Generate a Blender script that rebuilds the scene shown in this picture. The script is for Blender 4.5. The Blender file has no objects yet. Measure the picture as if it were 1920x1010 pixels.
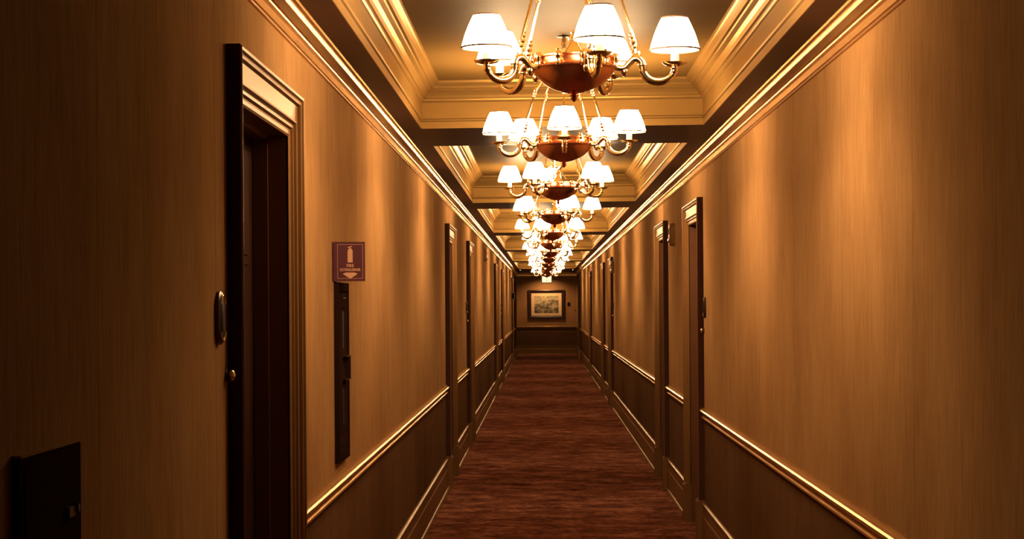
import bpy, math, random
from mathutils import Matrix, Vector
random.seed(4)
C = bpy.context.scene.collection
PI = math.pi

# ------------------------------------------------------------------ dimensions (metres)
HW = 0.93            # half width of the corridor
Y0, Y1 = -4.2, 59.4  # back and end walls
ZS = 2.51            # underside of the beams
ZC = 2.76            # coffer ceiling
RAIL = 0.862
BASE = 0.257
CO = 0.765           # half width of coffer opening
CAMX, CAMZ = -0.108, 1.55
BEAMS = [(2.70, 3.86), (10.46, 11.62), (18.19, 19.35), (25.8, 26.96), (34.2, 35.36), (42.9, 44.06), (52.4, 59.4)]
COFFERS = [(-4.0, 2.70)] + [(BEAMS[i][1], BEAMS[i + 1][0]) for i in range(6)]

# ------------------------------------------------------------------ materials
def new_mat(name):
    m = bpy.data.materials.new(name); m.use_nodes = True
    nt = m.node_tree; b = nt.nodes['Principled BSDF']
    return m, nt, b

def N(nt, kind, **kw):
    n = nt.nodes.new(kind)
    for k, v in kw.items():
        if k in n.inputs.keys(): n.inputs[k].default_value = v
        else: setattr(n, k, v)
    return n

def ramp(nt, stops):
    r = nt.nodes.new('ShaderNodeValToRGB'); e = r.color_ramp.elements
    while len(e) < len(stops): e.new(0.5)
    for i, (p, c) in enumerate(stops):
        e[i].position = p; e[i].color = (*c, 1)
    return r

def paint(name, col, rough=0.4, spec=0.5, metal=0.0, bump=0.0, scale=40, vary=0.06, stretch=(1, 1, 1), coat=0.0, tint=None):
    m, nt, b = new_mat(name)
    tc = N(nt, 'ShaderNodeTexCoord'); mp = N(nt, 'ShaderNodeMapping'); mp.inputs['Scale'].default_value = stretch
    nt.links.new(tc.outputs['Object'], mp.inputs['Vector'])
    no = N(nt, 'ShaderNodeTexNoise', Scale=scale, Detail=4.0)
    nt.links.new(mp.outputs[0], no.inputs['Vector'])
    lo = tuple(c * (1 - vary) for c in col); hi = tuple(min(1, c * (1 + vary)) for c in col)
    r = ramp(nt, [(0.3, lo), (0.7, hi)])
    nt.links.new(no.outputs['Fac'], r.inputs[0]); nt.links.new(r.outputs[0], b.inputs['Base Color'])
    b.inputs['Roughness'].default_value = rough; b.inputs['Metallic'].default_value = metal
    b.inputs['Specular IOR Level'].default_value = spec; b.inputs['Coat Weight'].default_value = coat
    if tint: b.inputs['Specular Tint'].default_value = (*tint, 1)
    if bump:
        bp = N(nt, 'ShaderNodeBump', Strength=bump, Distance=0.002)
        nt.links.new(no.outputs['Fac'], bp.inputs['Height']); nt.links.new(bp.outputs[0], b.inputs['Normal'])
    return m

def wallcloth(name, lo, hi, rough, aniso, spec):
    """woven wallcovering: fine vertical threads, faint seams between the strips, satin sheen"""
    m, nt, b = new_mat(name)
    tc = N(nt, 'ShaderNodeTexCoord')
    def noise(scale, det, st):
        mp = N(nt, 'ShaderNodeMapping'); mp.inputs['Scale'].default_value = st
        nt.links.new(tc.outputs['Object'], mp.inputs['Vector'])
        n = N(nt, 'ShaderNodeTexNoise', Scale=scale, Detail=det, Roughness=0.65)
        nt.links.new(mp.outputs[0], n.inputs['Vector']); return n.outputs['Fac']
    a = noise(1.0, 6, (90, 90, 7)); c = noise(1.0, 3, (260, 260, 260)); d = noise(1.0, 3, (2.5, 2.5, 1.2))
    def math_(op, x, y):
        n = N(nt, 'ShaderNodeMath', operation=op)
        for i, v in enumerate((x, y)):
            if isinstance(v, (int, float)): n.inputs[i].default_value = v
            else: nt.links.new(v, n.inputs[i])
        return n.outputs[0]
    s = math_('ADD', math_('MULTIPLY', a, 0.45), math_('ADD', math_('MULTIPLY', c, 0.25), math_('MULTIPLY', d, 0.3)))
    sx = N(nt, 'ShaderNodeSeparateXYZ'); nt.links.new(tc.outputs['Object'], sx.inputs[0])
    fr = math_('FRACT', math_('DIVIDE', math_('ADD', math_('ADD', sx.outputs['Y'], sx.outputs['X']), 0.0), 1.285), 0.0)
    seam = math_('LESS_THAN', fr, 0.006)
    s = math_('SUBTRACT', s, math_('MULTIPLY', seam, 0.14))
    r = ramp(nt, [(0.33, lo), (0.66, hi)])
    nt.links.new(s, r.inputs[0]); nt.links.new(r.outputs[0], b.inputs['Base Color'])
    b.inputs['Roughness'].default_value = rough; b.inputs['Specular IOR Level'].default_value = spec
    b.inputs['Anisotropic'].default_value = aniso; b.inputs['Anisotropic Rotation'].default_value = 0.25
    tg = N(nt, 'ShaderNodeTangent', direction_type='RADIAL', axis='Z'); nt.links.new(tg.outputs[0], b.inputs['Tangent'])
    bp = N(nt, 'ShaderNodeBump', Strength=0.25, Distance=0.0012)
    nt.links.new(s, bp.inputs['Height']); nt.links.new(bp.outputs[0], b.inputs['Normal'])
    return m

M = {}
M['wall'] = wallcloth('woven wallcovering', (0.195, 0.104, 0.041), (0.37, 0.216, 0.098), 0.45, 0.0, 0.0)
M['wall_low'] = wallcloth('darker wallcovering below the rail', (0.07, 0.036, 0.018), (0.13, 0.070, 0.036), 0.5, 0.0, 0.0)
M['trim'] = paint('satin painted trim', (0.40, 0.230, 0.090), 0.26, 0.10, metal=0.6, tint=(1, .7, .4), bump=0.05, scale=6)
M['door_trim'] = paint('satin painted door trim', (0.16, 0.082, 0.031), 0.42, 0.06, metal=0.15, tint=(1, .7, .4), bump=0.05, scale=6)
M['ceiling'] = paint('satin ceiling paint', (0.20, 0.120, 0.038), 0.32, 0.05, metal=0.4, tint=(1, .7, .4), bump=0.03, scale=3)
M['panel_ceiling'] = paint('matt coffer panel paint', (0.14, 0.083, 0.025), 0.5, 0.02, bump=0.03, scale=3)
M['soffit'] = paint('brown soffit paint', (0.055, 0.024, 0.014), 0.45, 0.03, bump=0.03, scale=5)
M['slab'] = paint('dark stained door', (0.02, 0.008, 0.005), 0.5, 0.05, stretch=(20, 20, 1.5), scale=2, vary=0.3)
M['jamb'] = paint('dark jamb paint', (0.12, 0.05, 0.024), 0.35, 0.2, scale=6)
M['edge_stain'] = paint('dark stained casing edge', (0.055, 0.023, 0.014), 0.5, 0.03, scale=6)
M['brass'] = paint('polished brass', (0.92, 0.74, 0.46), 0.14, metal=1.0, scale=5, vary=0.04)
M['copper'] = paint('burnished copper bowl', (0.70, 0.29, 0.15), 0.24, metal=1.0, scale=5, vary=0.08)
M['dark_metal'] = paint('dark bronze', (0.05, 0.03, 0.02), 0.32, metal=0.7, scale=9)
M['black'] = paint('black slot', (0.006, 0.004, 0.004), 0.5, 0.05)
M['cabinet'] = paint('dark cabinet enamel', (0.016, 0.008, 0.006), 0.45, 0.0, scale=8)
M['chrome'] = paint('bright chrome', (0.9, 0.8, 0.7), 0.12, metal=1.0, scale=5)
M['sign'] = paint('dark plum sign enamel', (0.06, 0.011, 0.020), 0.4, 0.2, scale=8)
M['sign_mark'] = paint('pale sign print', (0.42, 0.22, 0.12), 0.5, scale=8)
M['cream'] = paint('cream candle sleeve', (0.85, 0.72, 0.5), 0.5, scale=8)
M['frame'] = paint('dark walnut frame', (0.022, 0.008, 0.006), 0.4, scale=8)
M['mat'] = paint('cream picture mount', (0.75, 0.55, 0.30), 0.8, scale=8)
M['shade_trim'] = paint('dark braid on the shade edge', (0.10, 0.05, 0.025), 0.7, scale=8)
M['panel'] = paint('brown enamel panel', (0.024, 0.011, 0.007), 0.5, 0.0, scale=8)

def carpet():
    m, nt, b = new_mat('mottled brown carpet')
    tc = N(nt, 'ShaderNodeTexCoord')
    outs = []
    for st, det in (((3.2, 4.5, 1), 5), ((16, 24, 1), 4), ((240, 240, 1), 2)):
        mp = N(nt, 'ShaderNodeMapping'); mp.inputs['Scale'].default_value = st
        nt.links.new(tc.outputs['Object'], mp.inputs['Vector'])
        n = N(nt, 'ShaderNodeTexNoise', Scale=1.0, Detail=float(det), Roughness=0.7, Distortion=0.6)
        nt.links.new(mp.outputs[0], n.inputs['Vector']); outs.append(n.outputs['Fac'])
    a1 = N(nt, 'ShaderNodeMath', operation='MULTIPLY_ADD'); nt.links.new(outs[0], a1.inputs[0]); a1.inputs[1].default_value = 0.45
    a2 = N(nt, 'ShaderNodeMath', operation='MULTIPLY_ADD'); nt.links.new(outs[1], a2.inputs[0]); a2.inputs[1].default_value = 0.35
    a3 = N(nt, 'ShaderNodeMath', operation='MULTIPLY'); nt.links.new(outs[2], a3.inputs[0]); a3.inputs[1].default_value = 0.2
    nt.links.new(a3.outputs[0], a2.inputs[2]); nt.links.new(a2.outputs[0], a1.inputs[2])
    r = ramp(nt, [(0.40, (0.04, 0.013, 0.010)), (0.50, (0.14, 0.052, 0.033)), (0.60, (0.34, 0.150, 0.090))])
    nt.links.new(a1.outputs[0], r.inputs[0]); nt.links.new(r.outputs[0], b.inputs['Base Color'])
    b.inputs['Roughness'].default_value = 0.9; b.inputs['Specular IOR Level'].default_value = 0.0
    bp = N(nt, 'ShaderNodeBump', Strength=0.5, Distance=0.004)
    nt.links.new(a1.outputs[0], bp.inputs['Height']); nt.links.new(bp.outputs[0], b.inputs['Normal'])
    return m
M['carpet'] = carpet()

def glow(name, col, strength, base=(0.8, 0.7, 0.5)):
    m, nt, b = new_mat(name)
    b.inputs['Base Color'].default_value = (*base, 1); b.inputs['Roughness'].default_value = 0.8
    b.inputs['Emission Color'].default_value = (*col, 1); b.inputs['Emission Strength'].default_value = strength
    return m
LCOL = (1.0, 0.64, 0.32)
M['shade'] = glow('glowing fabric lamp shade', LCOL, 125.0)
M['shade_in'] = glow('shade lining', LCOL, 6.0)
M['downlight'] = glow('small downlight lens', (1, 0.7, 0.45), 6.0)
M['exit'] = glow('glowing sign face', (1.0, 0.72, 0.45), 1.3)  # pale sign face given an even glow of its own

def painting():
    m, nt, b = new_mat('muted landscape print')
    tc = N(nt, 'ShaderNodeTexCoord')
    mp = N(nt, 'ShaderNodeMapping'); mp.inputs['Scale'].default_value = (6.0, 1, 7.5); mp.inputs['Location'].default_value = (0.4, 0, 0.9)
    nt.links.new(tc.outputs['Object'], mp.inputs['Vector'])
    n = N(nt, 'ShaderNodeTexNoise', Scale=1.0, Detail=5.0, Roughness=0.62, Distortion=0.35)
    nt.links.new(mp.outputs[0], n.inputs['Vector'])
    g = N(nt, 'ShaderNodeSeparateXYZ'); nt.links.new(tc.outputs['Object'], g.inputs[0])
    ma = N(nt, 'ShaderNodeMath', operation='MULTIPLY_ADD'); nt.links.new(g.outputs['Z'], ma.inputs[0]); ma.inputs[1].default_value = 0.45
    nt.links.new(n.outputs['Fac'], ma.inputs[2])
    r = ramp(nt, [(0.34, (0.03, 0.025, 0.02)), (0.44, (0.16, 0.14, 0.07)), (0.52, (0.30, 0.26, 0.16)), (0.58, (0.62, 0.48, 0.26)), (0.68, (0.30, 0.30, 0.18))])
    nt.links.new(ma.outputs[0], r.inputs[0]); nt.links.new(r.outputs[0], b.inputs['Base Color'])
    b.inputs['Roughness'].default_value = 0.6
    return m
M['art'] = painting()

# ------------------------------------------------------------------ mesh helpers
class MB:
    def __init__(s): s.v = []; s.f = []; s.mi = []; s.sm = []
    def add(s, vs, fs, mi=0, smooth=False):
        o = len(s.v); s.v += [tuple(p) for p in vs]
        for f in fs: s.f.append([i + o for i in f]); s.mi.append(mi); s.sm.append(smooth)
        return s
    def box(s, x0, x1, y0, y1, z0, z1, mi=0):
        x0, x1 = sorted((x0, x1)); y0, y1 = sorted((y0, y1)); z0, z1 = sorted((z0, z1))
        v = [(x, y, z) for z in (z0, z1) for y in (y0, y1) for x in (x0, x1)]
        return s.add(v, [(0, 2, 3, 1), (4, 5, 7, 6), (0, 1, 5, 4), (2, 6, 7, 3), (0, 4, 6, 2), (1, 3, 7, 5)], mi)
    def lathe(s, prof, seg=24, c=(0, 0, 0), mi=0, smooth=True, axis='Z', closed=False):
        v = []
        for r, z in prof:
            for k in range(seg):
                a = 2 * PI * k / seg; p = (r * math.cos(a), r * math.sin(a), z)
                if axis == 'X': p = (z, p[0], p[1])
                if axis == 'Y': p = (p[1], z, p[0])
                v.append((p[0] + c[0], p[1] + c[1], p[2] + c[2]))
        f = []; n = len(prof)
        for i in range(n if closed else n - 1):
            j = (i + 1) % n
            for k in range(seg):
                l = (k + 1) % seg
                f.append((i * seg + k, i * seg + l, j * seg + l, j * seg + k))
        if not closed:
            if prof[0][0] > 1e-5: f.append(tuple(reversed(range(seg))))
            if prof[-1][0] > 1e-5: f.append(tuple((n - 1) * seg + k for k in range(seg)))
        return s.add(v, f, mi, smooth)
    def tube(s, pts, rad, seg=10, mi=0, caps=True):
        pts = [Vector(p) for p in pts]; n = len(pts)
        if isinstance(rad, (int, float)): rad = [rad] * n
        v = []; u = None
        for i, p in enumerate(pts):
            t = (pts[min(i + 1, n - 1)] - pts[max(i - 1, 0)]).normalized()
            if u is None:
                u = t.orthogonal().normalized()
            else:
                u = (u - t * u.dot(t)).normalized()
            w = t.cross(u)
            for k in range(seg):
                a = 2 * PI * k / seg
                v.append(p + (u * math.cos(a) + w * math.sin(a)) * rad[i])
        f = []
        for i in range(n - 1):
            for k in range(seg):
                l = (k + 1) % seg
                f.append((i * seg + k, i * seg + l, (i + 1) * seg + l, (i + 1) * seg + k))
        if caps: f += [tuple(reversed(range(seg))), tuple((n - 1) * seg + k for k in range(seg))]
        return s.add(v, f, mi, True)
    def extrude(s, prof, y0, y1, mi=0, axis='Y'):
        """closed profile of (x, z) run along Y (or (y, z) along X)"""
        n = len(prof)
        if axis == 'Y': v = [(x, y0, z) for x, z in prof] + [(x, y1, z) for x, z in prof]
        else: v = [(y0, x, z) for x, z in prof] + [(y1, x, z) for x, z in prof]
        f = [(i, (i + 1) % n, n + (i + 1) % n, n + i) for i in range(n)]
        f += [tuple(range(n)), tuple(range(2 * n - 1, n - 1, -1))]
        return s.add(v, f, mi)
    def build(s, name, mats, parent=None, loc=None, autosmooth=True):
        me = bpy.data.meshes.new(name); me.from_pydata(s.v, [], s.f)
        if not isinstance(mats, (list, tuple)): mats = [mats]
        for m in mats: me.materials.append(m)
        for p, mi, sm in zip(me.polygons, s.mi, s.sm): p.material_index = mi; p.use_smooth = sm
        import bmesh
        bm = bmesh.new(); bm.from_mesh(me); bmesh.ops.recalc_face_normals(bm, faces=bm.faces)
        for e in bm.edges:
            if len(e.link_faces) == 2 and e.calc_face_angle(0) > 0.7: e.smooth = False
        bm.to_mesh(me); bm.free()
        o = bpy.data.objects.new(name, me); C.objects.link(o)
        if loc: o.location = loc
        if parent: o.parent = parent
        return o

def empty(name, loc=(0, 0, 0), rz=0):
    o = bpy.data.objects.new(name, None); o.empty_display_size = 0.1; C.objects.link(o)
    o.location = loc; o.rotation_euler = (0, 0, rz); return o
def tag(o, label=None, cat=None, group=None, kind=None):
    if label: o['label'] = label
    if cat: o['category'] = cat
    if group: o['group'] = group
    if kind: o['kind'] = kind
    return o
def struct(o, label=None, cat=None):
    return tag(o, label, cat, None, 'structure')
def copy_tree(o, parent=None):
    c = o.copy(); C.objects.link(c)
    if parent: c.parent = parent
    for ch in list(o.children): copy_tree(ch, c)
    return c

# ------------------------------------------------------------------ floor
struct(MB().box(-HW - .2, HW + .2, Y0 - .15, Y1 + .15, -.05, 0).build('floor', M['carpet']), 'mottled reddish brown carpet running the length of the corridor', 'floor')

# ------------------------------------------------------------------ walls with door openings
CW = 0.14                      # casing width
DH = 2.10                      # height of opening
LD = [(4.97, 6.29), (16.2, 17.5), (20.7, 22.0), (32.3, 33.6), (37.7, 39.0), (50.2, 51.5), (55.8, 57.1)]
RD = [(12.57, 13.87), (16.07, 17.37), (28.5, 29.8), (32.2, 33.5), (40.9, 42.2), (53.8, 55.1)]
def wall(name, side, doors, label):
    b = MB(); x0, x1 = side * HW, side * (HW + .18)
    y = Y0 - .15
    def seg(a, c, z0=0):
        if z0 < RAIL:
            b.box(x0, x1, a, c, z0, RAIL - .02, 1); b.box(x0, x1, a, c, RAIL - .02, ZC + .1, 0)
        else: b.box(x0, x1, a, c, z0, ZC + .1, 0)
    for a, c in doors:
        seg(y, a + CW - .01); seg(a + CW - .01, c - CW + .01, DH + .01); y = c - CW + .01
    seg(y, Y1 + .15)
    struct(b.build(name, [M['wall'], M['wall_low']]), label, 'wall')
wall('wall_left', -1, LD, 'left wall in tan woven wallcovering, darker below the rail')
wall('wall_right', 1, RD, 'right wall in tan woven wallcovering, darker below the rail')
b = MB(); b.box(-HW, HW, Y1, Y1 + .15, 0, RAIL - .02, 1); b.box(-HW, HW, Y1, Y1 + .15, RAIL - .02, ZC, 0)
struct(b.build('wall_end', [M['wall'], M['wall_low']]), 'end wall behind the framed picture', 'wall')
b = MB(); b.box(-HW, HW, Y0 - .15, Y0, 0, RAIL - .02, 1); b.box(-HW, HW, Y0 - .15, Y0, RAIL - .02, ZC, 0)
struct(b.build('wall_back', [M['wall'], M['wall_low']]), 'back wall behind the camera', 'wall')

# free wall stretches between the casings
def gaps(doors):
    y = Y0; out = []
    for a, c in doors: out.append((y, a)); y = c
    out.append((y, Y1)); return out

# chair rail / baseboard / crown, profiles are (distance from wall, z)
RAILP = [(0, RAIL + .012), (.008, RAIL + .012), (.012, RAIL + .004), (.028, RAIL), (.034, RAIL - .006), (.034, RAIL - .013), (.026, RAIL - .020),
         (.016, RAIL - .030), (.014, RAIL - .044), (.020, RAIL - .048), (.022, RAIL - .054), (.018, RAIL - .060), (0, RAIL - .060)]
BASEP = [(0, BASE), (.010, BASE), (.020, BASE - .006), (.021, BASE - .016), (.014, BASE - .030), (.013, BASE - .085), (.018, BASE - .092), (.018, .022),
         (.026, .020), (.032, .012), (.034, 0), (0, 0)]
CRP = [(0, 2.408), (.009, 2.408), (.012, 2.412), (.009, 2.416), (.003, 2.417), (.003, 2.420), (.010, 2.422), (.011, 2.446), (.014, 2.449), (.022, 2.451), (.024, 2.455),
       (.022, 2.459), (.012, 2.460), (.012, 2.464), (.026, 2.466), (.036, 2.473), (.047, 2.479), (.053, 2.489), (.054, 2.494), (.044, 2.496), (.044, 2.500), (.060, 2.502), (.062, ZS), (0, ZS)]
def runs(prof, spans, side):
    b = MB()
    for a, c in spans: b.extrude([(side * (HW - p), z) for p, z in prof], a, c)
    return b
def cross(prof, y, s):   # along X on an end wall; s=-1: profile grows towards -y
    return MB().extrude([(y + s * p, z) for p, z in prof], -HW, HW, axis='X')
struct(runs(RAILP, gaps(LD), -1).build('trim_1', M['trim']), 'chair rail moulding on the left wall', 'chair rail')
struct(runs(RAILP, gaps(RD), 1).build('trim_2', M['trim']), 'chair rail moulding on the right wall', 'chair rail')
struct(cross(RAILP, Y1, -1).build('trim_3', M['trim']), 'chair rail moulding on the end wall', 'chair rail')
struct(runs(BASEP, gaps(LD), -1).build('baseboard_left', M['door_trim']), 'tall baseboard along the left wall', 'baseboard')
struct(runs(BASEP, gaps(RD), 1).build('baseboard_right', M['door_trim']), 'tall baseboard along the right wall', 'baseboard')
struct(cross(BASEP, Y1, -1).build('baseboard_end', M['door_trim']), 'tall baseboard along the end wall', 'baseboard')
struct(runs(CRP, [(Y0, Y1)], -1).build('trim_4', M['trim']), 'crown moulding along the top of the left wall', 'crown moulding')
struct(runs(CRP, [(Y0, Y1)], 1).build('trim_5', M['trim']), 'crown moulding along the top of the right wall', 'crown moulding')
struct(cross(CRP, Y1, -1).build('trim_6', M['trim']), 'crown moulding along the top of the end wall', 'crown moulding')

# ------------------------------------------------------------------ ceiling: beams and coffers
b = MB()
ZT = ZC + .12
for s in (-1, 1): b.box(s * CO, s * (HW + .02), Y0 - .1, Y1 + .1, ZS, ZT, 0)
b.box(-CO, CO, Y0 - .1, COFFERS[0][0], ZS, ZT, 0)
for a, c in BEAMS: b.box(-CO, CO, a, c if c < Y1 else Y1 + .1, ZS, ZT, 0)
for a, c in COFFERS: b.box(-CO, CO, a, c, ZC, ZT, 1)
struct(b.build('ceiling', [M['soffit'], M['panel_ceiling']]), 'coffered ceiling with dark beams and pale recessed panels', 'ceiling')
H = ZC - ZS
RINGS = [(0.0, 0), (.004, 0), (.004, .036), (.012, .040), (.014, .048), (.008, .054), (.006, .140), (.012, .144), (.018, .150), (.019, .158), (.026, .162),
         (.032, .176), (.044, .190), (.060, .200), (.064, .206), (.074, .210), (.080, .222), (.094, .232), (.100, .238), (.104, .2499), (0.0, .2499)]
for i, (a, c) in enumerate(COFFERS):
    b = MB(); v = []
    for u, z in RINGS:
        v += [(-CO + u, a + u, ZS + z), (CO - u, a + u, ZS + z), (CO - u, c - u, ZS + z), (-CO + u, c - u, ZS + z)]
    f = []
    for k in range(len(RINGS) - 1):
        for q in range(4):
            l = (q + 1) % 4; f.append((k * 4 + q, k * 4 + l, (k + 1) * 4 + l, (k + 1) * 4 + q))
    b.add(v, f)
    struct(b.build('trim_%d' % (7 + i), M['ceiling']), 'stepped moulding around a ceiling coffer', 'coffer moulding')

# ------------------------------------------------------------------ doors
CASP = [(0, 0), (0, .038), (.006, .043), (.014, .042), (.018, .034), (.024, .036), (.030, .034), (.034, .023), (.084, .020), (.088, .026), (.094, .027),
        (.099, .016), (.104, .019), (.112, .018), (.117, .009), (.124, .011), (.134, .010), (CW, .006), (CW, 0)]
def casing(a, c, side):
    b = MB(); top = DH + .136
    def ring(y, z, dy, dz):   # mitred section at an outer corner
        return [(side * (HW - p), y + dy * u, z + dz * u) for u, p in CASP]
    secs = [ring(a, .27, 1, 0), ring(a, top, 1, -1), ring(c, top, -1, -1), ring(c, .27, -1, 0)]
    n = len(CASP); v = sum(secs, []); f = []
    for k in range(3):
        for i in range(n - 1): f.append((k * n + i, k * n + i + 1, (k + 1) * n + i + 1, (k + 1) * n + i))
    f += [tuple(range(n)), tuple(3 * n + i for i in range(n))]
    b.add(v, f)
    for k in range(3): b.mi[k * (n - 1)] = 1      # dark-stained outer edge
    return b
def make_door(idx, a, c, side, label, knob_far=True):
    root = empty('door_%d' % idx, (side * HW, (a + c) / 2, 0))
    struct(root, label, 'door')
    W = lambda mb, nm, mt, par=root: mb.build(nm, mt, par, loc=(-side * HW, -(a + c) / 2, 0) if par is root else None)
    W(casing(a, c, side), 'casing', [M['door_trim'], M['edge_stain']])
    for y0 in (a - .006, c - CW - .004):
        b = MB(); p = .052
        b.box(side * HW, side * (HW - p), y0, y0 + CW + .01, 0, .262)
        b.box(side * HW, side * (HW - p + .008), y0 + .004, y0 + CW + .006, .262, .272)
        W(b, 'plinth_block', M['door_trim'])
    ia, ic = a + CW, c - CW
    b = MB(); X = lambda d: side * (HW + d)
    for (y0, y1, z0, z1) in ((ia - .02, ia, 0, DH), (ic, ic + .02, 0, DH), (ia - .02, ic + .02, DH, DH + .02)):
        b.box(X(-.004), X(.17), y0, y1, z0, z1)
    for (y0, y1, z0, z1) in ((ia, ia + .014, 0, DH), (ic - .014, ic, 0, DH), (ia + .014, ic - .014, DH - .014, DH)):
        b.box(X(.06), X(.108), y0, y1, z0, z1)
    W(b, 'door_frame', M['jamb'])
    # slab with six raised panels
    b = MB(); b.box(X(.110), X(.150), ia + .003, ic - .003, .01, DH - .004)
    wpan = (ic - ia - .36) / 2
    for k in range(2):
        py = ia + .12 + k * (wpan + .12)
        for z0, z1 in ((.22, .85), (1.0, 1.55), (1.68, 1.95)):
            b.box(X(.106), X(.112), py, py + wpan, z0, z1)
            b.box(X(.101), X(.107), py + .03, py + wpan - .03, z0 + .03, z1 - .03)
    slab = W(b, 'door_slab', M['slab'])
    ky = (ia + .07)
    b = MB().lathe([(.0, side * .070), (.010, side * .070), (.010, side * .098), (.028, side * .102), (.028, side * .111), (0, side * .111)], 16, c=(side * HW, ky, 1.0), axis='X')
    b.tube([(X(.074), ky, 1.0), (X(.072), ky + .05, 1.0), (X(.073), ky + .11, .996)], [.009, .008, .006])
    b.build('lever_handle', M['brass'], slab)
    b = MB().lathe([(0, side * .1), (.008, side * .1), (.009, side * .111), (0, side * .111)], 12, c=(side * HW, (ia + ic) / 2, 1.5), axis='X')
    b.build('peephole', M['brass'], slab)
dn = 1
for side, lst, nm in ((-1, LD, 'left'), (1, RD, 'right')):
    for k, (a, c) in enumerate(lst):
        o = ['nearest', 'second', 'third', 'fourth', 'fifth', 'sixth', 'seventh'][k]
        make_door(dn, a, c, side, '%s recessed door in the %s wall with stepped painted casing' % (o, nm)); dn += 1

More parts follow.
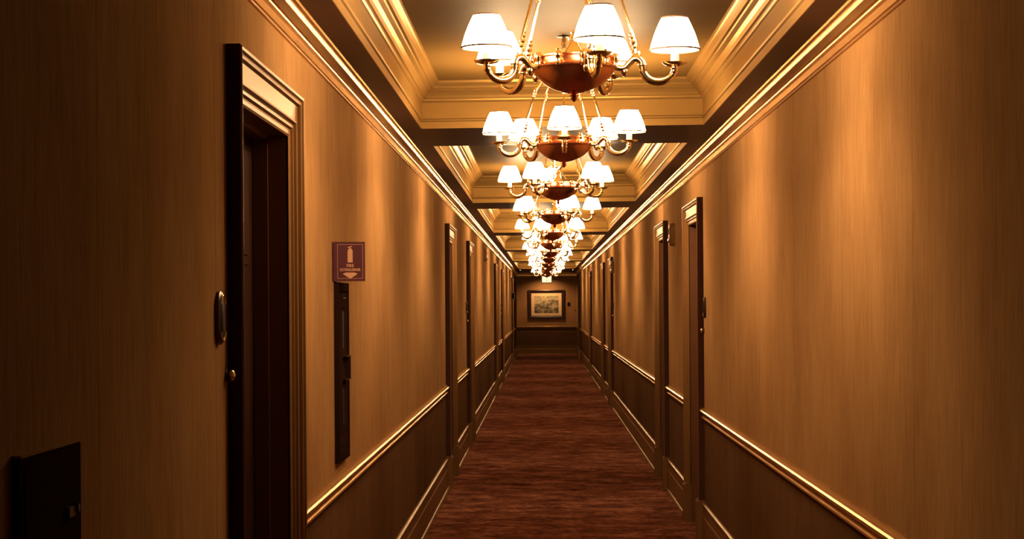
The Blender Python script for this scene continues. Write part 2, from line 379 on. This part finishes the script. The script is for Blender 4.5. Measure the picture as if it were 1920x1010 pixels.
# ------------------------------------------------------------------ chandelier (origin on the rim plane of the bowl, RIMZ above the floor)
RIMZ = 2.331; RA = 0.332
def make_chandelier():
    root = empty('chandelier', (0, 0, RIMZ))
    tag(root, 'x', 'chandelier', 'brass chandeliers hung down the corridor')
    b = MB()
    b.lathe([(0, -.083), (.018, -.082), (.040, -.077), (.070, -.067), (.098, -.051), (.120, -.031), (.134, -.012), (.139, -.004), (.144, -.001), (.145, .003),
             (.140, .006), (.130, .008), (.127, .012), (.126, .030), (.131, .034), (.131, .038), (.122, .039), (.05, .036), (0, .036)], 48)
    b.build('bowl', M['copper'], root)
    MB().lathe([(0, -.112), (.004, -.109), (.012, -.101), (.013, -.097), (.006, -.094), (.015, -.092), (.016, -.090), (.007, -.087), (.012, -.083), (.022, -.079), (0, -.078)], 20).build('finial', M['copper'], root)
    MB().lathe([(.046, .036), (.044, .044), (.032, .052), (.024, .064), (.015, .080), (.012, .090), (.018, .094), (.020, .102), (.014, .110), (.008, .114), (.010, .120), (.006, .126), (0, .128)], 24).build('urn_ornament', M['brass'], root)
    # ceiling canopy
    cz = ZC - RIMZ
    MB().lathe([(0, cz - .030), (.055, cz - .030), (.058, cz - .022), (.066, cz - .014), (.075, cz - .006), (.078, cz), (0, cz)], 28).build('canopy', M['brass'], root)
    for k in range(5):       # brass studs between the arms
        a = 2 * PI * (k + .5) / 5
        MB().lathe([(.012, -.002), (.013, .006), (.010, .010), (.010, .026), (.013, .030), (.011, .040), (.006, .046), (.007, .051), (0, .054)], 12,
                   c=(.134 * math.cos(a), .134 * math.sin(a), 0)).build('stud', M['brass'], root)
    for k in range(5):
        a = 2 * PI * k / 5; R = lambda u, z, w=0: (u * math.cos(a) - w * math.sin(a), u * math.sin(a) + w * math.cos(a), z)
        # arm
        key = [(.128, .004), (.150, -.002), (.168, -.002), (.182, .012), (.197, .026), (.212, .026), (.224, .014), (.227, -.004), (.229, -.020), (.240, -.037), (.260, -.049),
               (.283, -.052), (.305, -.046), (.322, -.033), (.331, -.016), (RA, -.002)]
        pts = []
        for i in range(len(key) - 1):
            p0, p1, p2, p3 = key[max(i - 1, 0)], key[i], key[i + 1], key[min(i + 2, len(key) - 1)]
            for t in (0, .33, .66):
                q = [0.5 * (2 * p1[j] + (p2[j] - p0[j]) * t + (2 * p0[j] - 5 * p1[j] + 4 * p2[j] - p3[j]) * t * t + (3 * p1[j] - p0[j] - 3 * p2[j] + p3[j]) * t ** 3) for j in (0, 1)]
                pts.append(R(q[0], q[1]))
        pts.append(R(*key[-1])); n = len(pts)
        b = MB(); b.tube(pts, [.0095 + .0032 * math.sin(PI * i / n) for i in range(n)], 12)
        b.lathe([(0, -.026), (.007, -.024), (.011, -.016), (.012, -.008), (.009, 0), (.006, .004), (0, .005)], 14, c=R(.168, -.006))
        b.lathe([(0, -.012), (.008, -.010), (.0155, 0), (.0155, .002), (.008, .011), (0, .012)], 14, c=R(.226, .004))
        b.lathe([(.012, -.006), (.014, 0), (.010, .006), (.011, .026), (.014, .030), (.012, .042), (.006, .047), (0, .049)], 12, c=R(.136, 0))
        for zz, rr in ((-.034, .012), (-.022, .013), (-.010, .012)):
            b.lathe([(0, -.005), (rr * .8, -.004), (rr, 0), (rr * .8, .004), (0, .005)], 12, c=R(RA - .002 if zz > -.03 else RA - .008, zz))
        arm = b.build('arm', M['brass'], root)
        MB().lathe([(0, -.003), (.016, -.002), (.034, .003), (.041, .009), (.042, .011), (.033, .007), (.014, .004), (0, .004)], 24, c=R(RA, 0)).build('drip_pan', M['brass'], arm)
        MB().lathe([(.0135, .004), (.0140, .006), (.0130, .060), (.009, .066), (0, .066)], 14, c=R(RA, 0)).build('candle_sleeve', M['cream'], arm)
        # shade
        zb, zt, rb, rt = .052, .157, .082, .043
        prof = []
        for i in range(7):
            t = i / 6; r = rb + (rt - rb) * t + .004 * math.sin(PI * t)
            prof.append((r, zb + (zt - zb) * t))
        inner = [(r - .0015, z) for r, z in reversed(prof)]
        q = MB().lathe(prof + inner, 28, c=R(RA, 0), closed=True)
        for i in range(len(q.mi)):
            if len(prof) - 1 < i // 28: q.mi[i] = 1
        sh = q.build('lamp_shade', [M['shade'], M['shade_in']], root)
        for r, z in ((rb, zb), (rt, zt)):
            b = MB().lathe([(r + .0016, z - .0022), (r + .0014, z + .0030), (r - .002, z + .0030), (r - .002, z - .0022)], 28, c=R(RA, 0), closed=True)
            b.build('edge_braid', M['shade_trim'], sh)
        for nm, en, zz, rx in (('bulb light up', BULB_UP, .120, PI), ('bulb light down', BULB_DOWN, .080, 0)):
            L = bpy.data.lights.get(nm) or bpy.data.lights.new(nm, 'SPOT')
            L.energy = en; L.color = LCOL; L.shadow_soft_size = 0.016; L.spot_size = math.radians(168); L.spot_blend = 0.2
            lo = bpy.data.objects.new('bulb_light', L); C.objects.link(lo); lo.parent = sh; lo.location = R(RA, zz); lo.rotation_euler.x = rx
        # suspension rod hooked on the hump of the arm
        b = MB()
        P0, P1, P2 = (.203, .058), (.147, .262), (.045, cz - .022)
        b.tube([R(.203, .046), R(P0[0], P0[1] + .02), R(*P1)], .0050, 8)
        b.tube([R(*P1), R(*P2)], .0045, 8)
        pr = [R(.203 + .013 * math.cos(t), .043 + .013 * math.sin(t)) for t in [2 * PI * i / 14 for i in range(15)]]
        b.tube(pr, .0030, 6)
        for (u, z, r) in ((.2015, .064, .009), (.197, .080, .011), (.193, .096, .009), (.189, .108, .007), (.153, .240, .008), (.149, .253, .010), (.146, .266, .009), (.141, .276, .006)):
            b.lathe([(0, -r * .8), (r * .7, -r * .55), (r, 0), (r * .7, r * .55), (0, r * .8)], 10, c=R(u, z))
        b.build('suspension_rod', M['brass'], root)
    return root
BULB_UP, BULB_DOWN = 3.5, 20.0
CH = [(6.41, 13), (9.5, 0), (13.03, -28), (17.0, 24), (21.3, 50), (25.0, 10), (29.2, -20), (33.1, 33), (37.6, 5), (41.7, 58), (46.0, 20), (50.5, -10)]
ORD = ['nearest', 'second', 'third', 'fourth', 'fifth', 'sixth', 'seventh', 'eighth', 'ninth', 'tenth', 'eleventh', 'farthest']
proto = make_chandelier()
allc = [(y, p, None) for y, p in CH]
for i, (y, phi) in enumerate(CH):
    o = proto if i == 0 else copy_tree(proto)
    o.location = (0, y, RIMZ); o.rotation_euler.z = math.radians(phi - 90)
    o['label'] = '%s of the brass chandeliers down the corridor, with five glowing white shades' % ORD[i]


# ------------------------------------------------------------------ sprinklers on the coffer ceilings
def make_sprinkler():
    root = empty('fire_sprinkler', (0, 0, ZC)); tag(root, 'x', 'sprinkler', 'sprinkler heads in the coffers')
    MB().lathe([(0, -.006), (.028, -.006), (.033, -.002), (.034, 0), (0, 0)], 20).build('escutcheon', M['dark_metal'], root)
    b = MB().lathe([(0, -.052), (.004, -.052), (.005, -.03), (.009, -.026), (.009, -.006), (0, -.006)], 12)
    b.lathe([(0, -.056), (.015, -.055), (.015, -.053), (0, -.052)], 14)
    b.tube([(.007, 0, -.026), (.012, 0, -.036), (.004, 0, -.050)], .0018, 6); b.tube([(-.007, 0, -.026), (-.012, 0, -.036), (-.004, 0, -.050)], .0018, 6)
    b.build('nozzle', M['brass'], root); return root
sp = make_sprinkler()
for i, y in enumerate((8.72, 16.35)):
    o = sp if i == 0 else copy_tree(sp)
    o.location = (-.005, y, ZC); o['label'] = ('pendant sprinkler head on the ceiling between the two nearest chandeliers', 'pendant sprinkler head on the ceiling just before the fourth chandelier')[i]

# recessed downlights over the far end; third is added, unseen, lighting the end wall
for i, (x, y, e) in enumerate(((-.74, 54.4, 3), (.74, 54.4, 3), (0, 58.85, 80))):
    o = empty('ceiling_downlight', (x, y, ZS))
    tag(o, ('tiny recessed downlight at left of the flat ceiling before the end wall', 'tiny recessed downlight at right of the flat ceiling before the end wall', 'added unseen downlight brightening the end wall, just behind the hanging sign')[i], 'downlight', 'downlights at the corridor end')
    L = bpy.data.lights.new('downlight lamp', 'SPOT'); L.energy = e; L.color = (1, .55, .25); L.spot_size = 2.3 if i < 2 else 2.6; L.spot_blend = .7; L.shadow_soft_size = .025
    lo = bpy.data.objects.new('lamp_light', L); C.objects.link(lo); lo.parent = o; lo.location = (0, 0, -.02)
    MB().lathe([(.028, -.002), (.042, -.006), (.048, -.003), (.048, 0), (.028, 0)], 20, closed=True).build('trim_ring', M['brass'], o)
    MB().lathe([(0, -.008), (.020, -.006), (.028, -.001), (0, 0)], 20).build('lens', M['downlight'], o)

# ------------------------------------------------------------------ oval plaques and round bell buttons beside doors
def make_plaque():
    root = empty('oval_wall_plaque'); tag(root, 'x', 'plaque', 'oval plaques beside the doors')
    def oval(sx, ry, rz, x0, x1, bev):
        v = []; n = 40
        for x, k in ((x0, 1), (x1 - bev, 1), (x1, 1 - bev / ry * 1.2)):
            for i in range(n):
                t = 2 * PI * i / n
                # stadium shape
                y = math.cos(t) * ry * k; z = math.sin(t) * ry * k + (rz - ry) * (1 if math.sin(t) >= 0 else -1)
                v.append((x, y, z))
        f = [tuple(range(n)), tuple(2 * n + i for i in range(n))]
        for r in range(2):
            for i in range(n): f.append((r * n + i, r * n + (i + 1) % n, (r + 1) * n + (i + 1) % n, (r + 1) * n + i))
        return MB().add(v, f, 0, True)
    oval(1, .044, .068, -.003, .013, .004).build('backplate', M['dark_metal'], root)
    oval(1, .030, .052, .012, .0145, .001).build('insert', M['black'], root)
    b = MB()
    for s in (1, -1):
        pts = [(.0145, .036 * math.cos(t), s * (.022 + .036 * math.sin(t))) for t in [PI * (.12 + .76 * i / 12) for i in range(13)]]
        b.tube(pts, .0022, 8)
    b.build('polished_edge', M['brass'], root)
    return root
def make_button():
    root = empty('bell_button'); tag(root, 'x', 'door bell', 'round bell buttons beside the doors')
    MB().lathe([(0, -.004), (.016, -.004), (.017, .003), (.012, .006), (0, .006)], 18, axis='X').build('rosette', M['dark_metal'], root)
    MB().lathe([(0, .006), (.008, .006), (.009, .009), (.014, .012), (.016, .017), (.013, .022), (.007, .025), (0, .026)], 18, axis='X').build('push_knob', M['brass'], root)
    return root
pq, bt = make_plaque(), make_button()
spots = [(-1, 4.97, 'before the nearest door on the left wall'), (-1, 20.7, 'before the third door on the left wall'), (-1, 37.7, 'before the fifth door on the left wall'),
         (1, 12.57, 'before the nearest door on the right wall'), (1, 28.5, 'before the third door on the right wall')]
for i, (s, y, w) in enumerate(spots):
    o = pq if i == 0 else copy_tree(pq)
    o.location = (s * HW, y - .155, 1.52); o.rotation_euler.z = 0 if s < 0 else PI; o['label'] = 'dark oval plaque ' + w
    o = bt if i == 0 else copy_tree(bt)
    o.location = (s * HW, y - .035, 1.37); o.rotation_euler.z = 0 if s < 0 else PI; o['label'] = 'small brass bell button ' + w
o = copy_tree(pq); o.location = (.684, Y1, 1.54); o.rotation_euler.z = -PI / 2; o['label'] = 'dark oval plaque on the end wall right of the picture'
o = copy_tree(bt); o.location = (.865, Y1, 1.37); o.rotation_euler.z = -PI / 2; o['label'] = 'small bright bell button on the end wall at far right'

# ------------------------------------------------------------------ alarm boxes high on the walls
def make_alarm():
    root = empty('wall_alarm'); tag(root, 'x', 'alarm', 'slim alarm boxes high on the walls')
    v = []; n = 24
    for x, k in ((0, 1), (.030, 1), (.042, .8)):
        for i in range(n):
            t = 2 * PI * i / n; e = .35
            cy = math.copysign(abs(math.cos(t)) ** e, math.cos(t)) * .055 * k; cz = math.copysign(abs(math.sin(t)) ** e, math.sin(t)) * .088 * (k + .08 * (k < 1))
            v.append((x, cy, cz))
    f = [tuple(range(n)), tuple(2 * n + i for i in range(n))] + [(r * n + i, r * n + (i + 1) % n, (r + 1) * n + (i + 1) % n, (r + 1) * n + i) for r in range(2) for i in range(n)]
    MB().add(v, f, 0, True).build('housing', M['door_trim'], root)
    b = MB().lathe([(0, .040), (.018, .040), (.020, .046), (.012, .052), (0, .053)], 16, c=(0, 0, -.05), axis='X'); b.build('lens', M['chrome'], root)
    MB().box(.040, .043, -.03, .03, .0, .05).build('grille', M['cabinet'], root)
    return root
al = make_alarm()
for i, (s, y, z, w) in enumerate(((1, 15.3, 2.09, 'between the two nearest doors on the right wall'), (1, 28.2, 2.08, 'beside the third door on the right wall'), (-1, 27.0, 2.24, 'high between the third and fourth doors on the left wall'))):
    o = al if i == 0 else copy_tree(al)
    o.location = (s * HW, y, z); o.rotation_euler.z = 0 if s < 0 else PI; o['label'] = 'slim tan alarm box ' + w
o = empty('speaker_box', (-HW, 49.8, 1.76)); tag(o, 'dark projecting box on the left wall beside the sixth door', 'wall box')
MB().box(-.004, .10, -.09, .09, -.09, .09).build('housing', M['dark_metal'], o)
MB().box(.02, .08, -.094, -.088, -.07, .07).build('grille', M['black'], o)

# ------------------------------------------------------------------ fire extinguisher cabinet and sign
o = empty('fire_extinguisher_cabinet', (-HW, 7.72, .926))
tag(o, 'tall narrow dark fire extinguisher cabinet on the left wall below its sign', 'cabinet')
a, c, hh = -.19, .21, .715
b = MB()
for (y0, y1, z0, z1) in ((a, a + .035, 0, hh), (c - .035, c, 0, hh), (a + .035, c - .035, 0, .035), (a + .035, c - .035, hh - .035, hh)):
    b.box(0, .020, y0, y1, z0, z1)
b.build('cabinet_frame', M['cabinet'], o)
dr = MB(); dr.box(0, .014, a + .037, c - .037, .037, hh - .037); dr.box(.014, .018, a + .06, c - .06, .06, .10); dr.box(.014, .018, a + .06, c - .06, hh - .10, hh - .06)
dr.box(.014, .017, -.05, -.03, .1, hh - .1); dr.box(.014, .017, .05, .07, .1, hh - .1)
d = dr.build('cabinet_door', M['panel'], o)
MB().box(.0142, .0155, -.02, .04, .14, .29).build('window_slot', M['black'], d)
MB().box(.0142, .0155, -.02, .04, .45, .60).build('window_slot', M['black'], d)
MB().box(.0142, .034, .085, .125, .325, .418).build('pull_handle', M['cabinet'], d)
for z in (.325, .418, hh - .062):
    MB().box(.0142, .036 if z < .5 else .020, -.02, .125 if z < .5 else .07, z - .0015, z + .0025).build('chrome_bar', M['chrome'], d)

sg = empty('fire_extinguisher_sign', (-HW, 7.52, 1.645))
tag(sg, 'plum projecting fire extinguisher sign on the left wall above its cabinet', 'sign')
SW, SH = .123, .155
MB().add([(0, -.005, 0), (SW, .03, 0), (SW, .036, 0), (0, .075, 0), (0, -.005, SH), (SW, .03, SH), (SW, .036, SH), (0, .075, SH)],
         [(0, 1, 2, 3), (4, 7, 6, 5), (0, 4, 5, 1), (1, 5, 6, 2), (2, 6, 7, 3), (3, 7, 4, 0)]).build('sign_panel', M['sign'], sg)
MB().box(0, .003, -.045, .11, 0, SH).build('mounting_flange', M['sign'], sg)
# face marks lie on the camera-facing face: local frame u along the face, v up
fang = math.atan2(.035, SW)
def on_face(ob, u, v):
    ob.parent = sg; ob.location = (u * math.cos(fang) + .0006 * math.sin(fang), -.005 + u * math.sin(fang) - .0006 * math.cos(fang), v)
    ob.rotation_euler = (PI / 2, 0, fang)
def plate(name, polys, mat):
    b = MB()
    for p in polys:
        n = len(p); v = [(x, y, 0) for x, y in p] + [(x, y, .0006) for x, y in p]
        b.add(v, [tuple(range(n)), tuple(range(2 * n - 1, n - 1, -1))] + [(i, (i + 1) % n, n + (i + 1) % n, n + i) for i in range(n)])
    return b.build(name, mat)
rect = lambda x0, x1, y0, y1: [(x0, y0), (x1, y0), (x1, y1), (x0, y1)]
FW = math.hypot(SW, .035)
on_face(plate('border_line', [rect(.018, FW - .010, .010, .0112), rect(.018, FW - .010, SH - .0112, SH - .010), rect(.017, .0182, .011, SH - .011), rect(FW - .0102, FW - .009, .011, SH - .011)], M['sign_mark']), 0, 0)
cx = .068
on_face(plate('extinguisher_symbol', [[(cx - .010, .074), (cx + .010, .074), (cx + .010, .120), (cx + .006, .127), (cx - .006, .127), (cx - .010, .120)], rect(cx - .003, cx + .003, .127, .133),
        [(cx - .010, .131), (cx + .008, .136), (cx + .008, .139), (cx - .010, .134)]], M['sign_mark']), 0, 0)
on_face(plate('down_arrow', [[(cx - .030, .029), (cx - .017, .034), (cx + .017, .034), (cx + .030, .029), (cx + .004, .012), (cx - .004, .012)]], M['sign_mark']), 0, 0)
for txt, v, sz in (('FIRE', .056, .0165), ('EXTINGUISHER', .040, .0150)):
    cu = bpy.data.curves.new('lettering', 'FONT'); cu.body = txt;  cu.size = sz; cu.align_x = 'CENTER'; cu.extrude = .0004; cu.offset = .0003
    cu.materials.append(M['sign_mark'])
    tmp = bpy.data.objects.new('lettering', cu); C.objects.link(tmp)
    me = bpy.data.meshes.new_from_object(tmp.evaluated_get(bpy.context.evaluated_depsgraph_get())); C.objects.unlink(tmp); bpy.data.objects.remove(tmp)
    t = bpy.data.objects.new('lettering', me); C.objects.link(t); on_face(t, cx, v)
    if len(txt) > 5: t.scale.x = .80

# ------------------------------------------------------------------ service panel on the left wall close to the camera
o = empty('wall_service_box', (-HW, 3.10, .86)); tag(o, 'dark shallow box with a latch on the left wall nearest the camera', 'wall box')
MB().box(0, .014, -.185, .205, 0, .456).box(0, .016, -.185, .205, .456, .46, 1).build('box_body', [M['panel'], M['wall']], o)  # paler top strip paints in the light catching the upper edge
MB().box(.0142, .017, -.165, .185, .02, .44).build('box_door', M['panel'], o)
b = MB(); b.box(.017, .024, .085, .125, .335, .352); b.lathe([(0, .017), (.007, .017), (.007, .028), (0, .029)], 12, c=(0, .135, .347), axis='X')
b.build('latch', M['dark_metal'], o)

# ------------------------------------------------------------------ hanging sign near the end
o = empty('hanging_sign', (0.0, 54.0, ZS)); tag(o, 'small pale sign in a dark frame hanging before the end wall', 'sign')
b = MB(); w, z1, z0 = .155, -.15, -.38
b.box(-w, w, -.025, .025, z0, z0 + .022); b.box(-w, w, -.025, .025, z1 - .022, z1)
b.box(-w, -w + .028, -.025, .025, z0 + .022, z1 - .022); b.box(w - .022, w, -.025, .025, z0 + .022, z1 - .022)
b.build('sign_frame', M['frame'], o)
face = MB().box(-w + .022, w - .022, -.018, .018, z0 + .022, z1 - .022).build('sign_face', M['exit'], o)
MB().box(-.075, -.062, -.0195, -.018, z0 + .045, z0 + .062).box(-.008, .012, -.0195, -.018, z0 + .060, z0 + .085).box(.052, .064, -.0195, -.018, z0 + .055, z0 + .068).build('dark_mark', M['frame'], face)
MB().lathe([(.008, z1), (.008, -.008), (.04, -.006), (.04, 0), (0, 0)], 14).build('hanger', M['dark_metal'], o)

# ------------------------------------------------------------------ framed picture on the end wall
o = empty('framed_picture', (0.0, Y1, 1.535)); tag(o, 'landscape print with cream mount in a wide dark frame on the end wall', 'picture')
w, h = .56, .445
v = []; prof = [(0, 0), (0, -.035), (.02, -.045), (.06, -.035), (.075, -.022), (.095, -.018), (.095, 0)]
for u, y in prof: v += [(-w + u, y, -h + u), (w - u, y, -h + u), (w - u, y, h - u), (-w + u, y, h - u)]
f = [(k * 4 + q, k * 4 + (q + 1) % 4, (k + 1) * 4 + (q + 1) % 4, (k + 1) * 4 + q) for k in range(len(prof) - 1) for q in range(4)]
MB().add(v, f).build('picture_frame', M['frame'], o)
mt = MB().box(-w + .09, w - .09, -.012, -.002, -h + .09, h - .09).build('mount', M['mat'], o)
MB().box(-.37, .37, -.014, -.012, -.265, .26).build('print', M['art'], mt)

# ------------------------------------------------------------------ camera and view
F, YAW, ROLL = 3600.0, 0.080, 0.007
cam = bpy.data.cameras.new('camera'); co = bpy.data.objects.new('camera', cam); C.objects.link(co)
cam.sensor_fit = 'HORIZONTAL'; cam.sensor_width = 36.0; cam.lens = F / 1920 * 36; cam.clip_end = 200
cam.shift_x = (F * math.tan(YAW) * math.cos(ROLL) - 58) / 1920
cam.shift_y = (F * math.tan(YAW) * math.sin(ROLL) + 64.5) / 1920
co.matrix_world = Matrix.Translation((CAMX, 0, CAMZ)) @ Matrix.Rotation(YAW, 4, 'Z') @ Matrix.Rotation(PI / 2, 4, 'X') @ Matrix.Rotation(-ROLL, 4, 'Z')
sc = bpy.context.scene; sc.camera = co
w = bpy.data.worlds.new('world'); sc.world = w; w.use_nodes = True
w.node_tree.nodes['Background'].inputs[0].default_value = (0.02, 0.012, 0.006, 1)
w.node_tree.nodes['Background'].inputs[1].default_value = 1.0
sc.view_settings.view_transform = 'Standard'; sc.view_settings.look = 'None'
sc.view_settings.exposure = 0.0; sc.view_settings.gamma = 1.0
try: sc.view_settings.use_curve_mapping = False
except Exception: pass
sc.cycles.max_bounces = 8; sc.cycles.diffuse_bounces = 5; sc.cycles.glossy_bounces = 4
sc.cycles.sample_clamp_indirect = 6.0; sc.cycles.use_light_tree = True
